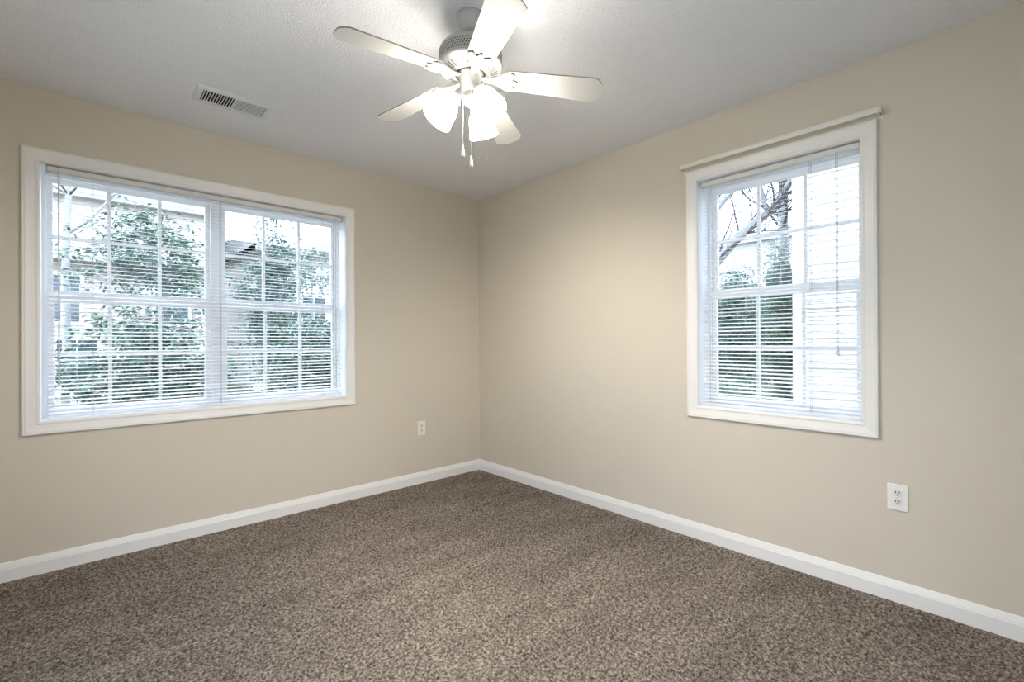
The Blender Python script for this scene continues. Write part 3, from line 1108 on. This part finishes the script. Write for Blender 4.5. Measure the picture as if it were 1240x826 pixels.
def shrub(name, x, y, rx, ry, z0, z1, nclus, per, ln, wd, lm, label, cat='shrub', layered=0, spread=0.05, group=None, dense=0.35):
    root = empty(name, (x, y, GZ))
    tag(root, label, cat, group)
    cs = []
    if layered:
        zs = [z0 + (z1 - z0) * (i + 0.5) / layered for i in range(layered)]
    zc, rz_ = (z0 + z1) / 2, (z1 - z0) / 2
    while len(cs) < nclus:
        d = Vector((random.gauss(0, 1), random.gauss(0, 1), random.gauss(0, 1))).normalized()
        r = random.uniform(dense, 1.0)
        p = Vector((d.x * rx * r, d.y * ry * r, zc - GZ + d.z * rz_ * r))
        if layered:
            zn = min(zs, key=lambda q_: abs(q_ - (p.z + GZ)))
            p.z = zn - GZ + (p.z + GZ - zn) * 0.3 + 0.12 * math.sin(p.x * 4 + zn)
        p += Vector((random.uniform(-1, 1), random.uniform(-1, 1), random.uniform(-1, 1))) * 0.06
        if p.z < 0.05:
            continue
        cs.append(p)
    st = MB()
    top = z1 - GZ
    stems = []
    for k in range(4):
        a = random.uniform(0, 2 * PI)
        e = Vector((math.cos(a) * rx * 0.4, math.sin(a) * ry * 0.4, top * random.uniform(0.65, 0.9)))
        pth = branch_path((math.cos(a) * 0.06, math.sin(a) * 0.06, -0.05), e, 6, 0.06)
        stems.append(pth)
        st.tube(pth, [0.030 - 0.0035 * i for i in range(7)], 6)
    for p in cs[::3]:
        pth = random.choice(stems)
        q_ = min(pth[1:], key=lambda s_: (s_ - p).length + max(0, s_.z - p.z) * 2)
        st.tube(branch_path(q_, p, 3, 0.08), [0.011, 0.008, 0.005, 0.003], 4, caps=False)
    st.build('stem', M_BARK, root)
    vs, tr = leaf_cloud([tuple(p) for p in cs], None, per, ln, wd, spread)
    mesh_np('foliage', vs, tr, lm, root)
    return root


# hedge of broad glossy leaves outside the left window
GRP = None
shrub('leafy_shrub', -2.15, 2.7, 0.85, 0.6, -0.3, 1.72, 900, 11, 0.085, 0.032, M_LEAF1, 'low broad-leaved shrub filling the lower left panes of the left window')
shrub('leafy_shrub', -0.42, 2.6, 0.78, 0.6, -0.3, 1.66, 900, 11, 0.085, 0.032, M_LEAF1, 'low broad-leaved shrub filling the lower middle of the left window')
shrub('leafy_shrub', 1.05, 2.9, 0.8, 0.6, -0.3, 1.62, 800, 11, 0.085, 0.032, M_LEAF1, 'low broad-leaved shrub filling the lower right panes of the left window')
shrub('leafy_tree', -1.95, 4.2, 0.95, 0.7, 1.5, 2.95, 330, 10, 0.09, 0.034, M_LEAF1, 'tall tree with layered sprays of glossy leaves outside the left window', 'tree', layered=6, spread=0.10)
shrub('evergreen_tree', 0.35, 7.4, 0.75, 0.7, -0.2, 4.1, 1000, 12, 0.10, 0.035, M_LEAF3, 'dark blue-green evergreen seen through the right half of the left window', 'tree', spread=0.10)
shrub('leafy_tree', 2.0, 9.4, 0.9, 0.7, 2.2, 4.2, 260, 10, 0.09, 0.03, M_LEAF2, 'airy small tree with thin leaves behind the evergreen', 'tree', spread=0.10)

# shrubs outside the right window
shrub('evergreen_shrub', 5.95, -0.58, 0.50, 0.42, -0.3, 2.85, 1500, 12, 0.055, 0.022, M_LEAF2, 'tall dense green shrub beside the corner of the white house', spread=0.07)
shrub('evergreen_shrub', 4.15, -0.58, 0.42, 0.42, -0.3, 2.30, 1300, 12, 0.055, 0.022, M_LEAF3, 'wide grey-green shrub at the left of the right window view', spread=0.08)
shrub('evergreen_shrub', 3.3, -0.95, 0.35, 0.35, -0.35, 0.80, 400, 12, 0.05, 0.02, M_LEAF2, 'low green shrub in front of the wider grey-green shrub', spread=0.06)

shrub('evergreen_shrub', 7.3, 0.55, 0.95, 0.6, -0.3, 2.75, 900, 12, 0.075, 0.028, M_LEAF3, 'broad grey-green shrub standing farthest back, behind the other shrubs outside the right window', spread=0.10)

# bare trees
def twigs(mb, p, d, r, L, depth):
    if depth == 0 or r < 0.003:
        return
    n = 4
    pts = [p.copy()]
    q_ = p.copy()
    dd = d.copy()
    for i in range(n):
        dd = (dd + Vector((random.uniform(-1, 1), random.uniform(-1, 1), random.uniform(-0.6, 0.9))) * 0.28).normalized()
        q_ = q_ + dd * L / n
        pts.append(q_.copy())
    mb.tube(pts, [r * (1 - 0.13 * i) for i in range(n + 1)], 6 if r > 0.02 else 4, caps=False)
    for k in range(3 if depth > 1 else 2):
        i = random.choice((2, 3, 4))
        sd = (dd + Vector((random.uniform(-1, 1), random.uniform(-1, 1), random.uniform(-0.5, 1))) * 0.9).normalized()
        twigs(mb, pts[i], sd, r * 0.55, L * 0.72, depth - 1)


def bare_tree(name, limbs, label, depth=3, tl=0.9):
    root = empty(name, tuple(Vector(limbs[0][0][0])))
    T = Matrix.Translation(-Vector(limbs[0][0][0]))
    mb = MB()
    tw = MB()
    for pts, r0, r1 in limbs:
        n = len(pts)
        mb.tube(pts, [r0 + (r1 - r0) * i / (n - 1) for i in range(n)], 10, M=T)
        for i in range(2, n):
            p = Vector(pts[i])
            d0 = (p - Vector(pts[i - 1])).normalized()
            if p.z < 2.4:
                continue
            for k in range(4):
                sd = (d0 + Vector((random.uniform(-1, 1), random.uniform(-1, 1), random.uniform(-0.6, 1)))).normalized()
                twigs(tw, p.copy(), sd, r1 * 0.45, tl, depth)
    mb.build('trunk', M_BARK, root)
    t2 = MB()
    t2.add(tw.v, tw.f, True, T)
    t2.build('twigs', M_TWIG, root)
    return tag(root, label, 'tree')


bare_tree('bare_tree', [
    ([(6.05, 0.95, GZ), (6.05, 0.88, 0.96), (6.14, 0.81, 2.16), (6.31, 0.66, 2.66), (6.65, 0.35, 3.18), (7.0, 0.03, 3.55), (7.15, -0.11, 3.71), (7.38, -0.33, 4.22), (7.5, -0.40, 4.6)], 0.13, 0.05),
    ([(7.05, -0.02, 3.60), (7.0, 0.02, 3.85), (6.94, 0.08, 4.18), (6.77, 0.24, 4.69), (6.65, 0.34, 5.3)], 0.045, 0.03),
    ([(6.10, 0.82, 2.0), (6.10, 0.82, 2.9), (6.24, 0.72, 3.55), (6.47, 0.51, 3.93), (6.77, 0.24, 4.34), (7.06, -0.03, 4.6)], 0.085, 0.05),
], 'bare tree with a thick forked limb leaning right outside the right window')
bare_tree('bare_tree', [
    ([(8.95, 0.29, GZ), (8.95, 0.29, 1.02), (8.92, 0.30, 3.65), (8.94, 0.29, 4.63), (8.93, 0.29, 5.56), (8.96, 0.26, 6.8)], 0.12, 0.08),
], 'straight bare trunk standing behind the forked tree outside the right window', depth=2)
bare_tree('bare_tree', [
    ([(-2.85, 5.1, GZ), (-2.82, 5.1, 1.2), (-2.83, 5.1, 2.3), (-2.80, 5.1, 3.1), (-2.86, 5.05, 3.9)], 0.05, 0.03),
    ([(-2.81, 5.1, 2.6), (-2.6, 5.05, 2.8), (-2.4, 5.0, 3.1), (-2.25, 5.0, 3.5)], 0.02, 0.010),
], 'slender bare tree at the far left of the left window view', depth=3, tl=0.6)
bare_tree('bare_tree', [
    ([(2.3, 7.2, GZ), (2.3, 7.2, 1.0), (2.25, 7.2, 2.0), (2.3, 7.1, 2.9), (2.2, 7.1, 3.6)], 0.05, 0.025),
], 'thin bare sapling with fine twigs near the right edge of the left window', depth=3, tl=0.8)
